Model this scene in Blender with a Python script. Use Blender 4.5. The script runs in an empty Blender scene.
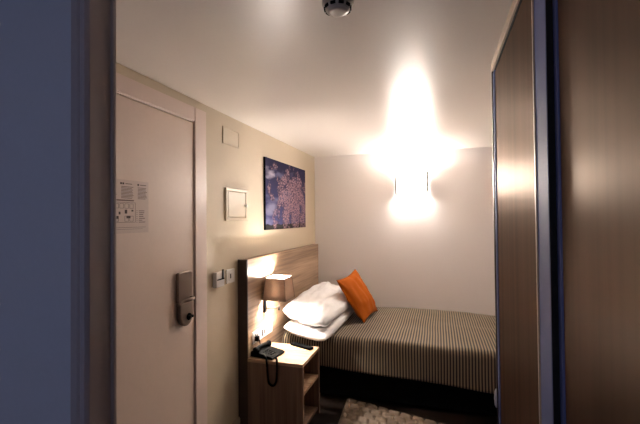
import bpy, bmesh, math, random
from mathutils import Vector, Matrix, noise
random.seed(7)
D = bpy.data; SC = bpy.context.scene; COL = SC.collection
sin, cos, pi = math.sin, math.cos, math.pi

# ------------------------------------------------------------------ camera
YAW, PITCH, ROLL, FPX = -17.3035, 0.9347, -0.5496, 383.4
y_, p_, r_ = map(math.radians, (YAW, PITCH, ROLL))
fw = Vector((sin(y_)*cos(p_), cos(y_)*cos(p_), sin(p_)))
rt = Vector((cos(y_), -sin(y_), 0)); up = rt.cross(fw)
r2 = rt*cos(r_) + up*sin(r_); u2 = -rt*sin(r_) + up*cos(r_)
cam = D.objects.new('camera', D.cameras.new('camera')); COL.objects.link(cam)
M = Matrix((r2, u2, -fw)).transposed().to_4x4(); M.translation = Vector((1.3859, -4.2509, 1.486))
cam.matrix_world = M
cam.data.sensor_width = 36; cam.data.lens = FPX/640*36; cam.data.clip_start = 0.02
SC.camera = cam

# ------------------------------------------------------------------ light and exposure
SC.view_settings.view_transform = 'Standard'; SC.view_settings.look = 'None'
SC.view_settings.gamma = 1; SC.view_settings.use_curve_mapping = False
SC.view_settings.exposure = 1.66
W = D.worlds.new('world'); SC.world = W; W.use_nodes = True
W.node_tree.nodes['Background'].inputs[0].default_value = (0.10, 0.12, 0.22, 1)
W.node_tree.nodes['Background'].inputs[1].default_value = 1.0
SC.cycles.max_bounces = 10; SC.cycles.diffuse_bounces = 6

def light(name, kind, loc, power, color, rot=(0, 0, 0), parent=None, **kw):
    l = D.lights.new(name, kind); l.energy = power; l.color = color
    for k, v in kw.items(): setattr(l, k, v)
    o = D.objects.new(name, l); COL.objects.link(o); o.location = loc; o.rotation_euler = rot
    if parent: o.parent = parent
    return o
# dusk daylight coming through the rear window, behind the photographer
light('window_daylight', 'AREA', (0.35, -6.16, 1.45), 2.8, (0.66, 0.72, 1.0), (math.radians(90), 0, 0), shape='RECTANGLE', size=1.3, size_y=1.2)
WARM = (1.0, 0.945, 0.895)
SCONCE_W = 62; LAMP_W = 34

# ------------------------------------------------------------------ materials
def lin(c): return tuple(((v/255)/12.92 if v/255 <= .04045 else ((v/255+.055)/1.055)**2.4) for v in c) + (1,)
def mat(name, color=(200, 200, 200), rough=.6, metal=0, bump=0, bscale=60, spec=.5, emit=None, es=0):
    m = D.materials.new(name); m.use_nodes = True; nt = m.node_tree; b = nt.nodes['Principled BSDF']
    b.inputs['Base Color'].default_value = lin(color); b.inputs['Roughness'].default_value = rough
    b.inputs['Metallic'].default_value = metal; b.inputs['Specular IOR Level'].default_value = spec
    if emit: b.inputs['Emission Color'].default_value = lin(emit); b.inputs['Emission Strength'].default_value = es
    tc = nt.nodes.new('ShaderNodeTexCoord'); n = nt.nodes.new('ShaderNodeTexNoise')
    n.inputs['Scale'].default_value = bscale; nt.links.new(tc.outputs['Object'], n.inputs['Vector'])
    # a faint procedural mottling
    hs = nt.nodes.new('ShaderNodeMixRGB'); hs.blend_type = 'MULTIPLY'; hs.inputs[0].default_value = .06
    hs.inputs[1].default_value = lin(color); nt.links.new(n.outputs['Fac'], hs.inputs[2])
    nt.links.new(hs.outputs[0], b.inputs['Base Color'])
    if bump:
        bp = nt.nodes.new('ShaderNodeBump'); bp.inputs['Strength'].default_value = bump; bp.inputs['Distance'].default_value = .004
        nt.links.new(n.outputs['Fac'], bp.inputs['Height']); nt.links.new(bp.outputs[0], b.inputs['Normal'])
    return m
def wood(name, c1, c2, axis='y', rough=.45, plank=0, coat=0, fine=55, along=1.6):
    m = D.materials.new(name); m.use_nodes = True; nt = m.node_tree; b = nt.nodes['Principled BSDF']; L = nt.links
    tc = nt.nodes.new('ShaderNodeTexCoord'); mp = nt.nodes.new('ShaderNodeMapping')
    s = [fine, fine, fine]; s['xyz'.index(axis)] = along; mp.inputs['Scale'].default_value = s
    n = nt.nodes.new('ShaderNodeTexNoise'); n.inputs['Scale'].default_value = 1; n.inputs['Detail'].default_value = 5
    s2 = [v*.16 for v in s]; s2['xyz'.index(axis)] = along*.3; mp2 = nt.nodes.new('ShaderNodeMapping'); mp2.inputs['Scale'].default_value = s2
    n2 = nt.nodes.new('ShaderNodeTexNoise'); n2.inputs['Scale'].default_value = 1; n2.inputs['Detail'].default_value = 2
    L.new(tc.outputs['Object'], mp.inputs[0]); L.new(mp.outputs[0], n.inputs['Vector'])
    L.new(tc.outputs['Object'], mp2.inputs[0]); L.new(mp2.outputs[0], n2.inputs['Vector'])
    ad = nt.nodes.new('ShaderNodeMath'); ad.operation = 'ADD'
    h = nt.nodes.new('ShaderNodeMath'); h.operation = 'MULTIPLY'; h.inputs[1].default_value = .5
    L.new(n.outputs['Fac'], ad.inputs[0]); L.new(n2.outputs['Fac'], ad.inputs[1]); L.new(ad.outputs[0], h.inputs[0])
    cr = nt.nodes.new('ShaderNodeValToRGB'); cr.color_ramp.elements[0].position = .38; cr.color_ramp.elements[1].position = .62
    cr.color_ramp.elements[0].color = lin(c1); cr.color_ramp.elements[1].color = lin(c2)
    L.new(h.outputs[0], cr.inputs[0]); out = cr.outputs[0]
    if plank:
        sx = nt.nodes.new('ShaderNodeSeparateXYZ'); L.new(tc.outputs['Object'], sx.inputs[0])
        a = nt.nodes.new('ShaderNodeMath'); a.operation = 'MULTIPLY'; a.inputs[1].default_value = 1/plank
        L.new(sx.outputs['Z' if axis == 'y' else 'X'], a.inputs[0])
        fl = nt.nodes.new('ShaderNodeMath'); fl.operation = 'FLOOR'; L.new(a.outputs[0], fl.inputs[0])
        wn = nt.nodes.new('ShaderNodeTexWhiteNoise'); wn.noise_dimensions = '1D'; L.new(fl.outputs[0], wn.inputs['W'])
        mr = nt.nodes.new('ShaderNodeMapRange'); mr.inputs[3].default_value = .78; mr.inputs[4].default_value = 1.1
        L.new(wn.outputs['Value'], mr.inputs[0])
        mx = nt.nodes.new('ShaderNodeVectorMath'); mx.operation = 'SCALE'; L.new(out, mx.inputs[0]); L.new(mr.outputs[0], mx.inputs['Scale'])
        out = mx.outputs[0]
    L.new(out, b.inputs['Base Color']); b.inputs['Roughness'].default_value = rough
    b.inputs['Coat Weight'].default_value = coat; b.inputs['Coat Roughness'].default_value = .22
    bp = nt.nodes.new('ShaderNodeBump'); bp.inputs['Strength'].default_value = .12; bp.inputs['Distance'].default_value = .001
    L.new(n.outputs['Fac'], bp.inputs['Height']); L.new(bp.outputs[0], b.inputs['Normal'])
    return m
M_wall_beige = mat('beige_wall_paint', (200, 184, 159), .55, bump=.06, bscale=90)
M_wall_white = mat('white_wall_paint', (238, 232, 229), .6, bump=.05, bscale=90)
M_ceil = mat('ceiling_paint', (224, 216, 208), .31, bump=.03, bscale=70, spec=.36)
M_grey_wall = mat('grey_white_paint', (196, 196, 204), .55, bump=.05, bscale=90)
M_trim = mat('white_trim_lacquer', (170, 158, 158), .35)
M_door = mat('door_lacquer', (220, 199, 185), .38)
M_casing = mat('door_casing_lacquer', (220, 200, 190), .35)
M_floor = wood('dark_floor_wood', (18, 12, 9), (38, 26, 19), 'y', .45, plank=.14)
M_oak = wood('light_oak_veneer', (124, 98, 76), (178, 150, 124), 'y', .5, plank=.12)
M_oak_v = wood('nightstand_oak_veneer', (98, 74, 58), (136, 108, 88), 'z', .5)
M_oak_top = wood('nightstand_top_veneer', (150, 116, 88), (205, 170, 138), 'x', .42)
M_oak_shade = mat('shaded_side_oak', (62, 46, 36), .5)  # oak darkened to paint the shadow side of the headboard
M_ward = wood('wardrobe_veneer', (46, 30, 22), (76, 52, 40), 'z', .30, fine=24, along=.25)
M_ward.node_tree.nodes['Principled BSDF'].inputs['Specular IOR Level'].default_value = 0
_nt = M_ward.node_tree; _g = _nt.nodes.new('ShaderNodeBsdfGlossy'); _g.inputs['Roughness'].default_value = .34
_g.inputs[0].default_value = (.88, .74, .63, 1); _m = _nt.nodes.new('ShaderNodeMixShader'); _m.inputs[0].default_value = .115
for _l in list(_nt.nodes['Principled BSDF'].inputs['Normal'].links): _nt.links.remove(_l)
_nt.links.new(_nt.nodes['Principled BSDF'].outputs[0], _m.inputs[1]); _nt.links.new(_g.outputs[0], _m.inputs[2])
_nt.links.new(_m.outputs[0], _nt.nodes['Material Output'].inputs[0])
M_alu = mat('blue_lit_aluminium', (96, 108, 158), .55, .0, spec=.3)  # blue of the window light is put into the base colour
M_alu_warm = mat('champagne_rail', (196, 176, 156), .4, .2)
M_black = mat('black_plastic', (3, 3, 4), .6, spec=.04)
M_shadow_gap = mat('black_seal_gap_shade', (8, 8, 9), .8)  # flat black for the brush seal and for shade painted in the gaps
M_steel = mat('satin_steel', (118, 104, 95), .32, .85)
M_blade = mat('dark_blade_paint', (40, 35, 33), .6)
M_dark_steel = mat('dark_bronze_metal', (60, 48, 42), .35, .8)
M_white_pl = mat('white_plastic', (226, 222, 218), .4)
M_beige_pl = mat('beige_painted_plastic', (196, 180, 154), .4)
M_ink = mat('dark_ink', (70, 55, 52), .7)
M_paper = mat('paper_sheet', (206, 186, 176), .6)
M_pillow = mat('white_cotton', (232, 230, 230), .85, bump=.15, bscale=30)
M_mattress = mat('mattress_ticking', (210, 208, 204), .9)
M_base = mat('black_bed_base_fabric', (4, 4, 4), .95, spec=.1, bump=.2, bscale=300)
M_orange = mat('orange_velvet', (160, 78, 3), .85, spec=.15, bump=.2, bscale=120)
M_orange.node_tree.nodes['Principled BSDF'].inputs['Sheen Weight'].default_value = .0
M_rug = mat('taupe_rug_pile', (138, 120, 103), .95, bump=.6, bscale=260)
M_detector = mat('detector_plastic', (190, 182, 170), .35)

def shade_mat(nm='brown_shade_fabric', c1=(96, 78, 68), c2=(128, 104, 90), tc_=(158, 132, 116), f=.11):
    m = D.materials.new(nm); m.use_nodes = True; nt = m.node_tree; nt.nodes.clear(); L = nt.links
    o = nt.nodes.new('ShaderNodeOutputMaterial'); d = nt.nodes.new('ShaderNodeBsdfDiffuse'); t = nt.nodes.new('ShaderNodeBsdfTranslucent')
    tc = nt.nodes.new('ShaderNodeTexCoord'); n = nt.nodes.new('ShaderNodeTexNoise'); n.inputs['Scale'].default_value = 220
    L.new(tc.outputs['Object'], n.inputs['Vector'])
    cr = nt.nodes.new('ShaderNodeValToRGB'); cr.color_ramp.elements[0].color = lin(c1); cr.color_ramp.elements[1].color = lin(c2)
    L.new(n.outputs['Fac'], cr.inputs[0]); L.new(cr.outputs[0], d.inputs[0])
    t.inputs[0].default_value = lin(tc_)
    mx = nt.nodes.new('ShaderNodeMixShader'); mx.inputs[0].default_value = f
    L.new(d.outputs[0], mx.inputs[1]); L.new(t.outputs[0], mx.inputs[2]); L.new(mx.outputs[0], o.inputs[0]); return m
M_shade = shade_mat(); M_shade_in = shade_mat('shade_lining', (230, 220, 205), (240, 232, 220), (240, 225, 205), .05)

def glass_mat(name, tint=(235, 240, 245), gloss=.08):
    m = D.materials.new(name); m.use_nodes = True; nt = m.node_tree; nt.nodes.clear(); L = nt.links
    o = nt.nodes.new('ShaderNodeOutputMaterial'); a = nt.nodes.new('ShaderNodeBsdfTransparent'); a.inputs[0].default_value = lin(tint)
    g = nt.nodes.new('ShaderNodeBsdfGlossy'); g.inputs['Roughness'].default_value = .03
    mx = nt.nodes.new('ShaderNodeMixShader'); mx.inputs[0].default_value = gloss
    L.new(a.outputs[0], mx.inputs[1]); L.new(g.outputs[0], mx.inputs[2]); L.new(mx.outputs[0], o.inputs[0]); return m
M_glass = glass_mat('window_glass')

def spread_mat():
    m = D.materials.new('striped_bedspread'); m.use_nodes = True; nt = m.node_tree; b = nt.nodes['Principled BSDF']; L = nt.links
    uv = nt.nodes.new('ShaderNodeUVMap'); uv.uv_map = 'cloth'
    sx = nt.nodes.new('ShaderNodeSeparateXYZ'); L.new(uv.outputs[0], sx.inputs[0])
    a = nt.nodes.new('ShaderNodeMath'); a.operation = 'MULTIPLY'; a.inputs[1].default_value = 1/.0215; L.new(sx.outputs['X'], a.inputs[0])
    f = nt.nodes.new('ShaderNodeMath'); f.operation = 'FRACT'; L.new(a.outputs[0], f.inputs[0])
    cr = nt.nodes.new('ShaderNodeValToRGB'); e = cr.color_ramp.elements
    e[0].position = .0; e[0].color = lin((16, 11, 9)); e[1].position = .47; e[1].color = lin((16, 11, 9))
    for p, c in ((.53, (136, 118, 92)), (.94, (136, 118, 92)), (1.0, (16, 11, 9))):
        q = e.new(p); q.color = lin(c)
    L.new(f.outputs[0], cr.inputs[0]); L.new(cr.outputs[0], b.inputs['Base Color'])
    b.inputs['Roughness'].default_value = .8; b.inputs['Sheen Weight'].default_value = .1
    return m
M_spread = spread_mat()

def picture_mat():
    m = D.materials.new('blossom_tree_print'); m.use_nodes = True; nt = m.node_tree; b = nt.nodes['Principled BSDF']
    v = nt.nodes.new('ShaderNodeVertexColor'); v.layer_name = 'print'; nt.links.new(v.outputs[0], b.inputs['Base Color'])
    b.inputs['Roughness'].default_value = .8; b.inputs['Specular IOR Level'].default_value = .1; return m
M_print = picture_mat()

# ------------------------------------------------------------------ mesh helpers
def obj(name, bm, m, parent=None, smooth=False, bevel=0, seg=2):
    me = D.meshes.new(name); bmesh.ops.recalc_face_normals(bm, faces=bm.faces); bm.to_mesh(me); bm.free()
    o = D.objects.new(name, me); COL.objects.link(o)
    for mm in (m if isinstance(m, (list, tuple)) else [m]): me.materials.append(mm)
    if smooth:
        for p in me.polygons: p.use_smooth = True
    if bevel:
        b = o.modifiers.new('bevel', 'BEVEL'); b.width = bevel; b.segments = seg; b.limit_method = 'ANGLE'
    if parent:
        o.parent = parent; o.matrix_parent_inverse = Matrix.Translation(parent.location).inverted() if True else None
    return o
def box(bm, x0, x1, y0, y1, z0, z1, mi=0):
    vs = [bm.verts.new((x, y, z)) for x in (x0, x1) for y in (y0, y1) for z in (z0, z1)]
    for f in ((0, 1, 3, 2), (4, 6, 7, 5), (0, 4, 5, 1), (2, 3, 7, 6), (0, 2, 6, 4), (1, 5, 7, 3)):
        bm.faces.new([vs[i] for i in f]).material_index = mi
    return vs
def B(*a):
    bm = bmesh.new()
    for q in a: box(bm, *q)
    return bm
def prism(bm, pts, ax, a, b):
    """extrude 2D polygon along axis ax (0,1,2) from a to b"""
    def mk(p, t):
        c = list(p); c.insert(ax, t); return bm.verts.new(c)
    A = [mk(p, a) for p in pts]; Bv = [mk(p, b) for p in pts]; n = len(pts)
    bm.faces.new(A[::-1]); bm.faces.new(Bv)
    for i in range(n): bm.faces.new((A[i], A[(i+1) % n], Bv[(i+1) % n], Bv[i]))
def tube(bm, pts, r, n=10, caps=True):
    pts = [Vector(p) for p in pts]; rings = []; ref = Vector((0.13, .31, .94))
    for i, p in enumerate(pts):
        t = (pts[min(i+1, len(pts)-1)]-pts[max(i-1, 0)]).normalized()
        a = t.cross(ref).normalized(); b = t.cross(a); rr = r[i] if isinstance(r, (list, tuple)) else r
        rings.append([bm.verts.new(p+(a*cos(2*pi*k/n)+b*sin(2*pi*k/n))*rr) for k in range(n)])
    for i in range(len(rings)-1):
        for k in range(n): bm.faces.new((rings[i][k], rings[i][(k+1) % n], rings[i+1][(k+1) % n], rings[i+1][k]))
    if caps: bm.faces.new(rings[0][::-1]); bm.faces.new(rings[-1])
def lathe(bm, prof, c, ax=2, n=40, sy=1):
    rings = []
    for r, h in prof:
        ring = []
        for k in range(n):
            a = 2*pi*k/n; p = [r*cos(a), r*sin(a)*sy]; p.insert(ax, h); ring.append(bm.verts.new(Vector(p)+Vector(c)))
        rings.append(ring)
    for i in range(len(rings)-1):
        for k in range(n): bm.faces.new((rings[i][k], rings[i][(k+1) % n], rings[i+1][(k+1) % n], rings[i+1][k]))
    bm.faces.new(rings[0][::-1]); bm.faces.new(rings[-1])
def struct(name, bm, m, parent=None, **k):
    o = obj(name, bm, m, parent, **k)
    if not parent: o['kind'] = 'structure'
    return o
def tag(o, label, cat, group=None):
    o['label'] = label; o['category'] = cat
    if group: o['group'] = group
    return o
def thing(name, label, cat, loc=(0, 0, 0), group=None):
    o = D.objects.new(name, None); COL.objects.link(o); o.location = loc; o.empty_display_size = .1
    return tag(o, label, cat, group)

H = 2.2
RX = 2.23; RY = -6.0; LX = -0.75     # right wall, rear wall, left wall of the near room
# ------------------------------------------------------------------ shell
struct('floor', B((LX-.1, RX+.1, RY-.1, .1, -.1, 0)), M_floor)
struct('ceiling', B((LX-.1, RX+.1, RY-.1, .1, H, H+.1)), M_ceil)
struct('wall_back', B((0, RX, 0, .1, 0, H)), M_wall_white)
struct('wall_left', B((-.1, 0, -3.5, .1, 0, H)), M_wall_beige)
struct('wall_right', B((RX, RX+.1, RY, .1, 0, H)), M_wall_white)
# partition seen at the left edge: the wall beside the opening the photographer stands at
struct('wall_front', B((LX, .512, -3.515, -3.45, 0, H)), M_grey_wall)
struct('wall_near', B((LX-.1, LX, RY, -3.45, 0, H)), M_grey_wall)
WX0, WX1, WZ0, WZ1 = -.30, 1.0, .85, 2.05
struct('wall_rear', B((LX, WX0, RY-.1, RY, 0, H), (WX1, RX, RY-.1, RY, 0, H), (WX0, WX1, RY-.1, RY, 0, WZ0), (WX0, WX1, RY-.1, RY, WZ1, H)), M_wall_white)
w = struct('window_1', B((WX0, WX1, RY-.08, RY-.03, WZ0, WZ0+.05), (WX0, WX1, RY-.08, RY-.03, WZ1-.05, WZ1), (WX0, WX0+.05, RY-.08, RY-.03, WZ0+.05, WZ1-.05),
    (WX1-.05, WX1, RY-.08, RY-.03, WZ0+.05, WZ1-.05), (.325, .375, RY-.08, RY-.03, WZ0+.05, WZ1-.05)), M_white_pl)
struct('window_pane', B((WX0+.05, .325, RY-.058, RY-.052, WZ0+.05, WZ1-.05)), M_glass, w)
struct('window_pane', B((.375, WX1-.05, RY-.058, RY-.052, WZ0+.05, WZ1-.05)), M_glass, w)

# casing of the near opening (trim_1): profiled white board, bead and reveal
bm = bmesh.new()
prism(bm, [(.512, -3.526), (.516, -3.530), (.536, -3.530), (.542, -3.525), (.548, -3.531), (.560, -3.531), (.568, -3.522), (.568, -3.460), (.574, -3.457), (.574, -3.446), (.512, -3.446)], 2, 0, H)
struct('trim_1', bm, M_trim, bevel=.0015)

# baseboards
bm = bmesh.new(); prism(bm, [(0, 0), (.014, 0), (.014, .068), (.008, .08), (0, .08)], 1, -2.205, -1.80)
struct('baseboard_left', bm, mat('baseboard_lacquer', (190, 172, 150), .35))
bm = bmesh.new(); prism(bm, [(0, 0), (-.014, 0), (-.014, .068), (-.008, .08), (0, .08)], 0, 0, RX)
struct('baseboard_back', bm, M_casing)

# ------------------------------------------------------------------ entrance door in the left wall
struct('trim_2', B((0, .019, -2.318, -2.207, 0, 2.1475)), M_casing, bevel=.003)
bm = bmesh.new(); prism(bm, [(0, 2.058), (.012, 2.058), (.012, 2.064), (.016, 2.066), (.016, 2.1475), (0, 2.1475)], 1, -3.25, -2.3185)
struct('trim_3', bm, M_casing, bevel=.001)
struct('trim_4', B((0, .019, -3.36, -3.2505, 0, 2.1475)), M_casing, bevel=.003)
door = struct('door_1', B((.0005, .008, -3.245, -2.3235, .006, 2.0525)), M_door, bevel=.0015)
# electronic lock: tall plate with curved top cap, lever, lower rounded housing with thumb turn
yc = -2.428
bm = bmesh.new(); prism(bm, [(yc-.060, 1.030), (yc+.060, 1.030), (yc+.060, 1.185), (yc+.052, 1.194), (yc-.052, 1.194), (yc-.060, 1.185)], 0, .008, .030)
struct('lock_plate', bm, M_steel, door, bevel=.004)
bm = bmesh.new()
prof = []
pts = [(yc+.058*cos(a), .965+.070*sin(a)) for a in [pi+ pi*k/16 for k in range(17)]] + [(yc+.058, 1.029), (yc-.058, 1.029)]
prism(bm, pts, 0, .008, .040); struct('lock_housing', bm, M_steel, door, bevel=.008, seg=3)
bm = bmesh.new(); pts = []
for k in range(13):
    t = k/12; pts.append((.045+.016*sin(pi*min(1, t*1.5)), yc+.050-.135*t, 1.040-.016*t+.010*sin(pi*t)))
tube(bm, [(.03, yc+.046, 1.040)]+pts, [.012]+[.011]*3+[.010]*4+[.009]*5+[.007], 12)
struct('door_handle', bm, M_steel, door, smooth=True)
bm = bmesh.new(); lathe(bm, [(.020, .040), (.020, .046), (.016, .050)], (0, yc+.012, .945), 0, 24)
box(bm, .048, .060, yc-.008, yc+.032, .938, .952); struct('thumb_turn', bm, M_black, door, bevel=.002)

# evacuation notice taped to the door
nt_ = thing('evacuation_notice', 'printed evacuation notice sheet taped to the pale door', 'notice', (.008, -2.84, 1.43))
X0 = .0082
YN0, YN1, ZN0, ZN1 = -3.02, -2.69, 1.425, 1.672
obj('sheet', B((X0, X0+.0008, YN0, YN1, ZN0, ZN1)), M_paper, nt_)
rnd = random.Random(3)
M_grey_ink = mat('grey_ink', (112, 90, 86), .7)
def txt(y0, y1, z, h=.0028, m=1): return (X0+.0008, X0+.0012, y0, y1, z-h/2, z+h/2)
for c0, c1 in ((-3.0, -2.885), (-2.862, -2.785), (-2.762, -2.700)):
    bm = bmesh.new()
    for k in range(9):
        z = 1.640-k*.0065; box(bm, *txt(c0+.002, c1-rnd.uniform(0, .012), z))
    obj('text_block', bm, M_grey_ink, nt_)
bm = bmesh.new()
for z in [1.548-k*.009 for k in range(2, 9)]:
    box(bm, *txt(-2.755+rnd.uniform(0, .004), -2.745+rnd.uniform(.01, .034), z, .0035)); box(bm, *txt(-2.768, -2.763, z, .003))
obj('legend', bm, M_grey_ink, nt_)
for y in (-2.866, -2.853, -2.762): obj('flag_mark', B(txt(y, y+.010, 1.654, .009)), M_ink, nt_)
for y in (-2.836, -2.745): obj('heading', B(txt(y, y+.040, 1.654, .003)), M_ink, nt_)
bm = bmesh.new(); box(bm, *txt(-2.90, -2.785, 1.577, .006)); obj('plan_title', bm, M_grey_ink, nt_)
bm = bmesh.new()
def fr(y0, y1, z0, z1, t=.0014):
    for q in ((y0, y1, z0, z0+t), (y0, y1, z1-t, z1), (y0, y0+t, z0+t, z1-t), (y1-t, y1, z0+t, z1-t)): box(bm, X0+.0008, X0+.0012, *q)
fr(-2.99, -2.775, 1.475, 1.568)
for i in range(7):
    fr(-2.985+i*.029, -2.962+i*.029, 1.540, 1.562); 
    if i != 4: fr(-2.985+i*.029, -2.962+i*.029, 1.480, 1.505)
for y, z, a, b in ((-2.84, 1.525, .014, .018), (-2.875, 1.518, .010, .012), (-2.80, 1.53, .012, .008), (-2.83, 1.500, .024, .012), (-2.89, 1.498, .014, .012)):
    box(bm, X0+.0012, X0+.0016, y, y+a, z-b/2, z+b/2)
obj('floor_plan', bm, M_ink, nt_)
bm = bmesh.new(); box(bm, *txt(-3.0, -2.71, 1.452, .0015)); box(bm, *txt(-3.0, -2.73, 1.444, .0012)); obj('footer_line', bm, M_grey_ink, nt_)

# ------------------------------------------------------------------ things on the left wall
t = thing('cover_plate', 'square beige blank cover plate high on the wall, painted like the wall', 'cover plate', (0, -1.885, 2.0))
obj('frame', B((0, .006, -1.992, -1.985, 1.998, 2.115), (0, .006, -1.785, -1.778, 1.998, 2.115), (0, .006, -1.985, -1.785, 1.998, 2.005), (0, .006, -1.985, -1.785, 2.108, 2.115)), M_beige_pl, t, bevel=.001)
obj('blank', B((0, .004, -1.984, -1.786, 2.006, 2.107)), M_beige_pl, t)

t = thing('electrical_panel', 'beige square electrical panel with small door and round knob on wall', 'electrical panel', (0, -1.81, 1.475))
y0, y1, z0, z1 = -1.968, -1.660, 1.474, 1.701
obj('frame', B((0, .012, y0, y1, z0, z0+.022), (0, .012, y0, y1, z1-.022, z1), (0, .012, y0, y0+.030, z0+.022, z1-.022), (0, .012, y1-.030, y1, z0+.022, z1-.022)), M_beige_pl, t, bevel=.003)
dr = obj('panel_door', B((0, .0105, y0+.034, y1-.034, z0+.026, z1-.026)), M_beige_pl, t, bevel=.002)
bm = bmesh.new(); lathe(bm, [(.007, .0105), (.007, .016), (.011, .018), (.013, .024), (.009, .029)], (0, y1-.046, 1.583), 0, 20); obj('knob', bm, M_white_pl, dr, smooth=True)

# canvas print of a tree in blossom
pr = thing('wall_picture', 'dark blue canvas print of a pink blossoming tree above the headboard', 'picture', (0, -.875, 1.395))
py0, py1, pz0, pz1 = -1.368, -.383, 1.393, 2.0
obj('stretcher', B((0, .018, py0, py1, pz0, pz1)), M_black, pr, bevel=.001)
NX, NZ = 190, 118; bm = bmesh.new(); cl = bm.loops.layers.color.new('print'); g = []
for j in range(NZ+1): g.append([bm.verts.new((.0188, py0+.001+(py1-py0-.002)*i/NX, pz0+.001+(pz1-pz0-.002)*j/NZ)) for i in range(NX+1)])
def mixc(a, b, t): t = max(0, min(1, t)); return tuple(a[i]*(1-t)+b[i]*t for i in range(3))
branches = []
def grow(x, y, a, l, d):
    x2 = x+cos(a)*l; y2 = y+sin(a)*l; branches.append((x, y, x2, y2, .0045*d))
    if d > 0:
        for k in range(3): grow(x2, y2, a+rnd.uniform(-.65, .65), l*rnd.uniform(.68, .88), d-1)
grow(.60, .02, pi/2+.05, .20, 4)
segs = [b for b in branches]
def cluster(u, v):     # crown density: round head, wider low
    dx = (u-.64)/.46; dy = (v-.42)/.50
    return 1-math.sqrt(dx*dx+dy*dy)
def pcol(u, v):
    sky = mixc((.055, .055, .15), (.016, .013, .045), v*1.1+.25*u-.1)
    c = noise.fractal(Vector((u*3.2, v*5.5, 3)), 1, 2, 4)
    sky = mixc(sky, (.16, .16, .27), (c-.1)*1.6*(1-u)*1.2)
    cl1 = 1-((u-.08)/.12)**2-((v-.78)/.13)**2
    if cl1 > 0: sky = mixc(sky, (.40, .36, .44), cl1*1.0+c*1.5-.2)
    cl2 = 1-((u-.12)/.16)**2-((v-.28)/.10)**2
    if cl2 > 0: sky = mixc(sky, (.22, .21, .31), cl2*1.0+c-.1)
    col = sky
    if v < .07+.02*noise.noise(Vector((u*14, 0, 0))): col = (.020, .018, .018)
    k = cluster(u, v)+.75*noise.fractal(Vector((u*8, v*5, 9)), 1, 2, 5)
    if k > .02:
        n1 = noise.noise(Vector((u*46, v*30, 1))); n2 = noise.noise(Vector((u*95, v*62, 5)))
        f = n1*.9+n2*.9+min(k, .5)*.9-.12
        if f > .0: col = mixc(col, mixc((.14, .075, .10), (.42, .25, .27), n2*1.5+.4), f*1.8)
        else: col = mixc(col, (.06, .035, .055), .7)
    return col
for j in range(NZ):
    for i in range(NX):
        f = bm.faces.new((g[j][i], g[j][i+1], g[j+1][i+1], g[j+1][i]))
        for lp, (a, b) in zip(f.loops, ((i, j), (i+1, j), (i+1, j+1), (i, j+1))):
            c = pcol(a/NX, b/NZ)
            lp[cl] = tuple((12.92*x if x < .0031308 else 1.055*x**(1/2.4)-.055) for x in c)+(1,)
obj('print', bm, M_print, pr)

# card reader switch and light switch
t = thing('card_switch', 'thick white card switch with a key card, nearer the door casing', 'switch', (0, -2.07, 1.048))
obj('housing', B((0, .030, -2.118, -2.022, 1.048, 1.146)), M_white_pl, t, bevel=.005)
obj('card_slot', B((.030, .0325, -2.110, -2.030, 1.094, 1.102)), M_black, t)
obj('key_card', B((.0335, .0345, -2.060, -2.040, 1.096, 1.160)), M_black, t)
t = thing('light_switch', 'white flat light switch plate beside the headboard', 'switch', (0, -1.9, 1.047))
obj('plate', B((0, .010, -1.960, -1.856, 1.047, 1.143)), M_white_pl, t, bevel=.003)
obj('rocker', B((.010, .014, -1.938, -1.878, 1.067, 1.123)), M_white_pl, t, bevel=.002)
obj('indicator', B((.014, .0148, -1.926, -1.914, 1.080, 1.112)), M_black, t)

# ------------------------------------------------------------------ headboard
HX = .076
hb = thing('headboard', 'light oak wall headboard with horizontal grain and end darkened as shade', 'headboard', (0, -.96, 0))
obj('panel', B((.012, HX, -1.788, -.128, .02, 1.196)), M_oak, hb, bevel=.0015)
obj('shaded_end', B((.001, HX+.001, -1.800, -1.788, 0, 1.197)), M_oak_shade, hb)  # end face coloured dark as its shaded side

# socket strip on the headboard
t = thing('socket_strip', 'white triple socket strip on the headboard above the telephone', 'socket', (HX, -1.56, .575))
sy0, sy1 = -1.735, -1.395
obj('plate', B((HX, HX+.008, sy0, sy1, .575, .66)), M_white_pl, t, bevel=.002)
for k in range(3):
    yc2 = sy0+.057+k*.113
    s = obj('socket', B((HX+.008, HX+.011, yc2-.040, yc2+.040, .583, .652)), M_white_pl, t, bevel=.003)
    if k == 2: obj('socket_hole', B((HX+.011, HX+.0115, yc2-.006, yc2+.006, .608, .628)), M_black, s)
    else: obj('socket_hole', B((HX+.011, HX+.0115, yc2-.026, yc2-.006, .594, .642), (HX+.011, HX+.0115, yc2+.008, yc2+.024, .602, .636)), M_black, s)
bm = bmesh.new(); tube(bm, [(HX+.012, -1.70, .61), (HX+.045, -1.70, .60), (HX+.05, -1.702, .57), (HX+.04, -1.705, .556), (HX+.035, -1.708, .552)], .004, 8)
box(bm, HX+.0115, HX+.038, -1.715, -1.685, .595, .628)
tag(obj('telephone_plug', bm, M_black), 'small black plug and lead in the socket strip', 'plug')

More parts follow.
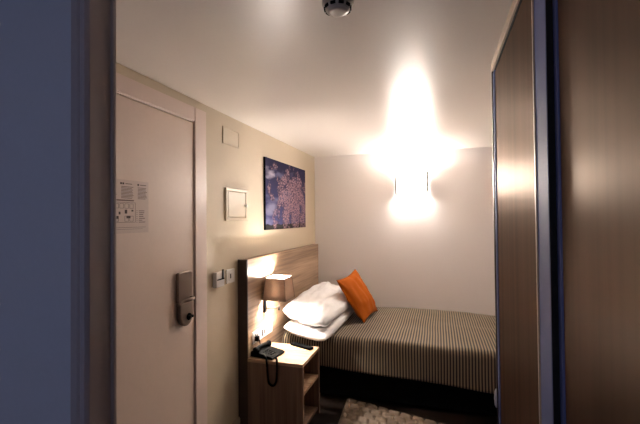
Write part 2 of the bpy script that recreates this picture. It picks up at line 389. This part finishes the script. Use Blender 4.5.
# ------------------------------------------------------------------ lamp on the headboard
LCX, LCY = .178, -1.475
lp = thing('reading_lamp', 'wall reading lamp with tapered square brown shade on the headboard', 'lamp', (HX, LCY, .80))
def shade_shell(b0, b1, z0, z1, th=0):
    bm = bmesh.new()
    def ring(h, z): return [bm.verts.new((LCX+sx*h, LCY+sy*h, z)) for sx, sy in ((-1, -1), (1, -1), (1, 1), (-1, 1))]
    a = ring(b0, z0); b = ring(b1, z1); c = ring(b1-.002, z1); d = ring(b0-.002, z0)
    for k in range(4):
        n = (k+1) % 4
        bm.faces.new((a[k], a[n], b[n], b[k])); bm.faces.new((b[k], b[n], c[n], c[k])); bm.faces.new((c[k], c[n], d[n], d[k])).material_index = 1; bm.faces.new((d[k], d[n], a[n], a[k]))
    return bm
SZ0, SZ1 = .862, 1.030
sh = obj('lamp_shade', shade_shell(.095, .078, SZ0, SZ1), [M_shade, M_shade_in], lp)
bm = bmesh.new()
for h, z in ((.0955, SZ0), (.0785, SZ1)):
    for k in range(4):
        q = [(-1, -1), (1, -1), (1, 1), (-1, 1)]; a = q[k]; b = q[(k+1) % 4]
        tube(bm, [(LCX+a[0]*h, LCY+a[1]*h, z), (LCX+b[0]*h, LCY+b[1]*h, z)], .0018, 6)
for q in ((-1, -1), (1, -1), (1, 1), (-1, 1)):
    tube(bm, [(LCX+q[0]*.0955, LCY+q[1]*.0955, SZ0), (LCX+q[0]*.0785, LCY+q[1]*.0785, SZ1)], .0014, 6)
obj('shade_trim', bm, M_dark_steel, sh)
obj('wall_plate', B((HX, HX+.016, LCY-.075, LCY-.035, .762, .858)), M_black, lp, bevel=.003)
bm = bmesh.new(); tube(bm, [(HX+.016, LCY-.055, .795), (HX+.05, LCY-.05, .793), (LCX-.01, LCY-.01, .790), (LCX, LCY, .795), (LCX, LCY, .90)], .0055, 10); obj('arm', bm, M_dark_steel, lp, smooth=True)
bm = bmesh.new(); lathe(bm, [(.006, .770), (.009, .775), (.009, .80), (.006, .806)], (LCX, LCY, 0), 2, 16); obj('finial', bm, M_dark_steel, lp, smooth=True)
bm = bmesh.new(); lathe(bm, [(.012, .895), (.014, .90), (.014, .925), (.010, .93)], (LCX, LCY, 0), 2, 16); obj('bulb_holder', bm, M_white_pl, lp)
M_bulb = mat('lit_bulb', (255, 240, 220), .5, emit=(255, 226, 196), es=14)
bm = bmesh.new(); lathe(bm, [(.006, .930), (.017, .942), (.021, .955), (.017, .970), (.006, .978)], (LCX, LCY, 0), 2, 20); obj('bulb', bm, M_bulb, lp, smooth=True)
light('reading_lamp_light', 'POINT', (LCX-.010, LCY+.038, .996), LAMP_W*.22, WARM, shadow_soft_size=.015)
light('reading_lamp_light', 'POINT', (LCX+.010, LCY-.050, .925), LAMP_W*.21, WARM, shadow_soft_size=.02)

# ------------------------------------------------------------------ sconce on the back wall
SX, SZc = 1.11, 1.845; hw, hh = .160, .118
sc = thing('wall_sconce', 'lit up and down wall sconce on the white back wall', 'lamp', (SX, 0, SZc))
obj('wall_plate', B((SX-.13, SX+.13, -.018, 0, SZc-.06, SZc+.06)), M_white_pl, sc, bevel=.002)
for s in (-1, 1):
    bm = bmesh.new(); x = SX+s*hw
    prism(bm, [(-.012, SZc-hh), (-.118, SZc-hh-.004), (-.126, SZc), (-.118, SZc+hh+.004), (-.012, SZc+hh)], 0, x-.009, x+.009)
    obj('side_blade', bm, M_blade, sc)
M_diff = mat('frosted_lit_glass', (250, 245, 240), .5, emit=(255, 243, 232), es=27)
bm = bmesh.new(); n = 14; A = []; Bb = []
for k in range(n+1):
    a = -1+2*k/n; yy = -.072-.018*(1-a*a)
    for r, off in ((A, 0), (Bb, .005)):
        r.append((bm.verts.new((SX+a*(hw-.010), yy+off, SZc-hh)), bm.verts.new((SX+a*(hw-.010), yy+off, SZc+hh))))
for k in range(n):
    bm.faces.new((A[k][0], A[k+1][0], A[k+1][1], A[k][1])); bm.faces.new((Bb[k][0], Bb[k][1], Bb[k+1][1], Bb[k+1][0])).material_index = 1
    for e in (0, 1): bm.faces.new((A[k][e], Bb[k][e], Bb[k+1][e], A[k+1][e]))
obj('glass_diffuser', bm, [M_diff, M_white_pl], sc, smooth=True)
bm = bmesh.new(); tube(bm, [(SX-.05, -.05, SZc), (SX+.05, -.05, SZc)], .012, 12); obj('lamp_tube', bm, M_bulb, sc)
for x in (-.05, .05):
    light('sconce_light', 'POINT', (SX+x, -.045, SZc+.085), SCONCE_W*.10, WARM, shadow_soft_size=.02)
    light('sconce_light', 'POINT', (SX+x, -.045, SZc-.05), SCONCE_W*.03, WARM, shadow_soft_size=.02)

# ------------------------------------------------------------------ smoke detector
t = thing('smoke_detector', 'round beige smoke detector on the ceiling', 'smoke detector', (1.075, -3.035, H))
c = (1.075, -3.035, 0)
bm = bmesh.new(); lathe(bm, [(.052, H), (.053, H-.008), (.050, H-.014), (.046, H-.016)], c, 2, 40); obj('base', bm, M_detector, t, smooth=True)
bm = bmesh.new(); lathe(bm, [(.042, H-.0155), (.043, H-.022), (.039, H-.030)], c, 2, 40); bd = obj('body', bm, M_detector, t, smooth=True)
bm = bmesh.new()
for k in range(10):
    a = 2*pi*k/10+.2; vs = box(bm, .0405, .0452, -.0085, .0085, H-.028, H-.019)
    R = Matrix.Rotation(a, 4, 'Z')
    for v in vs: v.co = R @ v.co + Vector((c[0], c[1], 0))
obj('vent_slot', bm, M_black, bd)
bm = bmesh.new(); lathe(bm, [(.034, H-.0295), (.033, H-.035), (.022, H-.038), (.010, H-.039)], c, 2, 40); obj('cap', bm, M_detector, t, smooth=True)

# ------------------------------------------------------------------ wardrobe with sliding doors
wd = thing('wardrobe', 'tall built-in wardrobe with dark wood sliding doors', 'wardrobe', (1.93, -3.4, 0))
WF = 1.63; WE = -2.31; WN = -5.2
obj('side_panel', B((WF+.012, RX-.002, WE-.022, WE, 0, H-.002)), M_ward, wd)
obj('side_panel', B((WF+.012, RX-.002, WN, WN+.022, 0, H-.002)), M_ward, wd)
obj('back_panel', B((RX-.012, RX-.003, WN+.022, WE-.022, .06, H-.05)), M_ward, wd)
obj('top_rail', B((WF-.004, WF+.10, WN+.022, WE-.001, 2.158, H-.002), ), M_alu_warm, wd, bevel=.002)
obj('rail_shadow_gap', B((WF+.004, WF+.09, WN+.022, WE-.023, 2.148, 2.158)), M_shadow_gap, wd)  # solid black strip standing in for the shade below the rail
obj('bottom_rail', B((WF, WF+.10, WN+.022, WE-.023, 0, .03)), M_alu, wd)
bm = B((WF-.004, WF+.011, WE-.017, WE+.002, 0, 2.158)); obj('end_profile', bm, M_dark_steel, wd)
bm = bmesh.new(); lathe(bm, [(.003, -.012), (.016, -.010), (.022, -.004), (.022, .0)], (0, 0, 0), 0, 20, sy=1)
for v in bm.verts: v.co = Vector((WF-.004+v.co.x, WE-.008+v.co.y*.35, .652+v.co.z*2.0))
obj('bumper', bm, M_white_pl, wd, smooth=True)
def sliding(x, y0, y1, far_w, near_w, z0=.03, z1=2.148, th=.013):
    d = obj('sliding_door', B((x+.004, x+th-.001, y0+near_w, y1-far_w, z0+.02, z1-.01)), M_ward, wd)
    obj('stile', B((x, x+th, y1-far_w, y1, z0, z1)), M_alu, d, bevel=.002)
    s = obj('stile', B((x, x+th, y0, y0+near_w, z0, z1)), M_alu, d, bevel=.002)
    obj('door_rail', B((x+.002, x+th-.0015, y0+near_w, y1-far_w, z0, z0+.022)), M_alu, d)
    return d
d1 = sliding(WF, -3.236, WE-.018, .045, .108)
obj('highlight_bead', B((WF-.003, WF+.002, -3.127, -3.116, .03, 2.148)), M_alu_warm, d1)  # pale strip painting the highlight along the stile edge
obj('seal_gap_shade', B((WF+.001, WF+.015, -3.2400, -3.2365, .03, 2.148)), M_shadow_gap, d1)  # black strip: seal plus the shade in the gap between doors
d2 = sliding(WF+.016, -4.19, -3.195, .066, .06)
d3 = sliding(WF, -5.17, -4.15, .045, .06)

# ------------------------------------------------------------------ nightstand
NY0, NY1, NXF, NZT = -1.806, -1.430, .492, .500
ns = thing('nightstand', 'oak open-front nightstand with a shelf beside the bed', 'nightstand', (.29, -1.55, 0))
N0 = HX+.002
obj('top', B((N0, NXF, NY0, NY1, NZT-.022, NZT)), M_oak_top, ns, bevel=.0015)
obj('side_panel', B((N0, NXF, NY0, NY0+.022, 0, NZT-.0225)), M_oak_v, ns, bevel=.0015)
obj('side_panel', B((N0, NXF, NY1-.022, NY1, 0, NZT-.0225)), M_oak_v, ns, bevel=.0015)
obj('back', B((N0, N0+.008, NY0+.022, NY1-.022, .02, NZT-.0225)), M_oak_v, ns)
obj('shelf', B((N0+.008, NXF-.004, NY0+.022, NY1-.022, .278, .298)), M_oak_top, ns)
obj('bottom', B((N0+.008, NXF-.012, NY0+.022, NY1-.022, .03, .05)), M_oak_v, ns)

# telephone
ph = thing('telephone', 'black corded desk telephone at the front corner of nightstand', 'telephone', (.19, -1.735, NZT))
def place(bm, cx, cy, rz, z=0):
    Rm = Matrix.Translation((cx, cy, z)) @ Matrix.Rotation(rz, 4, 'Z'); bmesh.ops.transform(bm, matrix=Rm, verts=bm.verts)
PA = math.radians(-8); PC = (.190, -1.700)
bm = bmesh.new(); prism(bm, [(-.095, .003), (.085, .003), (.09, .014), (.07, .022), (-.08, .044), (-.095, .040)], 1, -.085, .085); place(bm, *PC, PA, NZT)
obj('body', bm, M_black, ph, bevel=.005)
bm = bmesh.new()
pts = []
for k in range(15):
    s = -1+2*k/14; pts.append((-.052, s*.092, .060+.009*(1-s*s)))
tube(bm, pts, [.020 if abs(-1+2*k/14) > .75 else .014 for k in range(15)], 12)
for s in (-1, 1): lathe(bm, [(.024, .046), (.026, .054), (.022, .066)], (-.052, s*.078, 0), 2, 20)
M_hand = Matrix.Identity(4); place(bm, *PC, PA, NZT-.006); obj('handset', bm, M_black, ph, smooth=True)
M_key = mat('phone_key_plastic', (6, 6, 7), .6, spec=.04)
bm = bmesh.new()
for i in range(4):
    for j in range(3):
        x = -.010+i*.021; zz = .044-(x+.08)*.1467
        box(bm, x-.006, x+.006, -.040+j*.024-.008, -.040+j*.024+.008, zz-.003, zz+.003)
place(bm, *PC, PA, NZT); obj('keypad', bm, M_key, ph)
bm = bmesh.new()
P0 = [(.285, -1.780, .515), (.300, -1.802, .512), (.306, -1.815, .480), (.306, -1.818, .42), (.300, -1.820, .365), (.276, -1.821, .340), (.248, -1.821, .358), (.238, -1.820, .42), (.232, -1.816, .48), (.222, -1.802, .510), (.20, -1.785, .525)]
def crv(P, n=14):
    out = []
    for i in range(len(P)-1):
        p0 = Vector(P[max(i-1, 0)]); p1 = Vector(P[i]); p2 = Vector(P[i+1]); p3 = Vector(P[min(i+2, len(P)-1)])
        for k in range(n):
            t = k/n; out.append(.5*((2*p1)+(p2-p0)*t+(2*p0-5*p1+4*p2-p3)*t*t+(3*p1-p0-3*p2+p3)*t**3))
    out.append(Vector(P[-1])); return out
cpts = crv(P0, 40); coil = []
for i, p in enumerate(cpts):
    a = i*1.25; tt = (cpts[min(i+1, len(cpts)-1)]-cpts[max(i-1, 0)]).normalized(); u = tt.cross(Vector((0, 1, 0))).normalized(); v = tt.cross(u)
    coil.append(p+(u*cos(a)+v*sin(a))*.005)
tube(bm, coil, .0034, 6); obj('coiled_cord', bm, M_black, ph, smooth=True)

# remote control
bm = bmesh.new(); box(bm, -.100, .100, -.024, .024, 0, .018); place(bm, .365, -1.475, math.radians(-22), NZT+.0005)
rc = tag(obj('remote_control', bm, M_black, bevel=.005), 'black slim remote control on nightstand under the pillow edge', 'remote control')
bm = bmesh.new()
for i in range(7):
    for j in range(3): box(bm, -.07+i*.018, -.060+i*.018, -.016+j*.012, -.009+j*.012, .018, .0195)
place(bm, .365, -1.475, math.radians(-22), NZT+.0005); obj('button_pad', bm, M_key, rc)

# ------------------------------------------------------------------ bed
bed = thing('bed', 'single bed with a black fabric base along the back wall', 'bed', (1.03, -.6, 0))
BX0, BX1, BY0, BY1 = .088, 2.03, -1.185, -.022
obj('base', B((BX0, BX1, BY0, BY1, .03, .30)), M_base, bed, bevel=.012)
obj('mattress', B((BX0+.004, BX1-.006, BY0+.004, BY1-.004, .302, .478)), M_mattress, bed, bevel=.03, seg=4)
for x in (BX0+.06, BX1-.06):
    for y in (BY0+.06, BY1-.06):
        bm = bmesh.new(); lathe(bm, [(.018, 0), (.022, .032)], (x, y, 0), 2, 16); obj('leg', bm, M_black, bed)
# bedspread: wraps over the mattress and hangs down in front
bm = bmesh.new(); uvl = bm.loops.layers.uv.new('cloth')
prof = [(-.020, .440), (-.018, .480), (-.040, .497)]
for k in range(1, 30): prof.append((-.040-(1.14)*k/30, .500))
for k in range(9):
    a = pi/2*k/8; prof.append((-1.180-.058*sin(a), .445+.055*cos(a)))
for k in range(1, 14): prof.append((-1.238-.008*k/13, .445-.165*k/13))
NXs = 170; XS0, XS1 = .105, 2.045; G = []
for i in range(NXs+1):
    t = i/NXs; x = XS0+(XS1-XS0)*t; row = []
    for k, (y, z) in enumerate(prof):
        s = k/(len(prof)-1); w_ = noise.fractal(Vector((x*2.6, y*2.6, z*2.6)), 1, 2, 3)
        top = max(0, min(1, (z-.43)/.06))
        zz = z + (.010*w_ + .016*sin(pi*min(1, t*1.1))-.014*max(0, t-.7)/.3*(1 if y > -.6 else .3))*top
        yy = y
        if z < .45 and y < -.5:
            dwn = (.445-z)/.165; yy += -.014*dwn*sin(x*9+1.2*sin(x*3))-.012*w_*dwn; zz += dwn*(-.085*(t-.20)+.006*w_)
        row.append(bm.verts.new((x, yy, zz)))
    G.append(row)
for i in range(NXs):
    for k in range(len(prof)-1):
        f = bm.faces.new((G[i][k], G[i+1][k], G[i+1][k+1], G[i][k+1]))
        for l in f.loops: l[uvl].uv = (l.vert.co.x+.006*noise.noise(l.vert.co*3), l.vert.co.y)
sp = obj('bedspread', bm, M_spread, smooth=True)
so = sp.modifiers.new('thick', 'SOLIDIFY'); so.thickness = .006; so.offset = 1
tag(sp, 'brown and cream striped bedspread draped over the bed', 'bedspread')

# soft filled shapes
def soft(cor, thick, n=36, wr=.012, seed=0, pinch=.10, rnd_=0, sag=0, power=.5, piping=False):
    """cor: 4 corners a,b,c,d (bilinear), filled to a thickness along the face normal"""
    a, b, c, d = map(Vector, cor); nrm = (b-a).cross(d-a).normalized(); bm = bmesh.new(); S = []
    for side in (1, -1):
        g = []
        for i in range(n+1):
            row = []
            for j in range(n+1):
                u = i/n; v = j/n
                # concave edges, pointed corners
                uu = u+(pinch*(.5-u)*sin(pi*v)*1.0*abs(2*u-1)**3); vv = v+(pinch*(.5-v)*sin(pi*u)*abs(2*v-1)**3)
                rf = 1-rnd_*((2*u-1)*(2*v-1))**2; uu = .5+(uu-.5)*rf; vv = .5+(vv-.5)*rf
                p = a*(1-uu)*(1-vv)+b*uu*(1-vv)+c*uu*vv+d*(1-uu)*vv
                e = (max(0, 4*u*(1-u))*max(0, 4*v*(1-v)))**power
                q = noise.fractal(Vector((u*4+seed, v*4, side*2)), 1, 2, 4); fold = noise.noise(Vector((u*9+seed, v*3, side*5+seed)))
                h = side*(thick/2*e+(wr*q+wr*.7*fold)*min(1, e*2))
                row.append(p+nrm*h+Vector((0, 0, -sag*e)))
            g.append(row)
        S.append(g)
    V = [[[bm.verts.new(p) for p in row] for row in g] for g in S]
    for side in (0, 1):
        for i in range(n):
            for j in range(n):
                q = [V[side][i][j], V[side][i+1][j], V[side][i+1][j+1], V[side][i][j+1]]
                bm.faces.new(q if side == 0 else q[::-1])
    bmesh.ops.remove_doubles(bm, verts=bm.verts, dist=.0004)
    return bm
# lower pillow and upper pillow, leaning on the headboard
bm = soft([(.135, -1.385, .600), (.555, -1.490, .552), (.580, -.30, .575), (.160, -.22, .590)], .11, n=44, wr=.010, seed=3, pinch=.02, rnd_=.09, power=.32)
tag(obj('pillow', bm, M_pillow, smooth=True), 'lower white pillow lying flat against the headboard', 'pillow', 'white pillows on the bed')
bm = soft([(.110, -1.370, .728), (.545, -1.440, .650), (.575, -.30, .668), (.140, -.16, .790)], .15, n=60, wr=.022, seed=8, pinch=.02, rnd_=.11, power=.36)
tag(obj('pillow', bm, M_pillow, smooth=True), 'upper white pillow propped sloping on the headboard', 'pillow', 'white pillows on the bed')
# orange cushion
bm = soft([(.720, -.800, .528), (.775, -.33, .536), (.545, -.35, .960), (.462, -.80, .908)], .14, n=30, wr=.014, seed=21, pinch=.10)
cu = tag(obj('cushion', bm, M_orange, smooth=True), 'orange velvet scatter cushion leaning on the white pillow', 'cushion')

# ------------------------------------------------------------------ rug
A, Bq, Cq, Dq = Vector((.643, -1.175, 0)), Vector((1.615, -1.435, 0)), Vector((1.610, -2.35, 0)), Vector((.715, -2.35, 0))
nu, nv = 200, 230; bm = bmesh.new(); g = []; CU, CV = 11, 15
for i in range(nu+1):
    row = []
    for j in range(nv+1):
        u, v = i/nu, j/nv; p = A*(1-u)*(1-v)+Bq*u*(1-v)+Cq*u*v+Dq*(1-u)*v
        wob = noise.noise(p*14)*.13
        rv = v*CV+wob; r = math.floor(rv); cu_ = u*CU+(.5 if r % 2 else 0)+noise.noise(Vector((r*3.1, p.x*9, 0)))*.16
        a = abs((cu_ % 1)-.5)*2; b = abs((rv % 1)-.5)*2
        h = max(0, (1-a**4)*(1-b**4))**.5
        edge = min(1, min(u, 1-u)*CU*4, min(v, 1-v)*CV*4)
        row.append(bm.verts.new((p.x, p.y, .004+(.002+.026*h+.003*noise.noise(p*90))*edge)))
    g.append(row)
for i in range(nu):
    for j in range(nv): bm.faces.new((g[i][j], g[i+1][j], g[i+1][j+1], g[i][j+1]))
rim = [g[i][0] for i in range(nu+1)]+[g[nu][j] for j in range(1, nv+1)]+[g[i][nv] for i in range(nu-1, -1, -1)]+[g[0][j] for j in range(nv-1, 0, -1)]
low = [bm.verts.new((v.co.x, v.co.y, .0005)) for v in rim]
for k in range(len(rim)):
    m_ = (k+1) % len(rim); bm.faces.new((rim[k], low[k], low[m_], rim[m_]))
tag(obj('rug', bm, M_rug, smooth=True), 'taupe cobble-textured rug on the floor in front of the bed', 'rug')
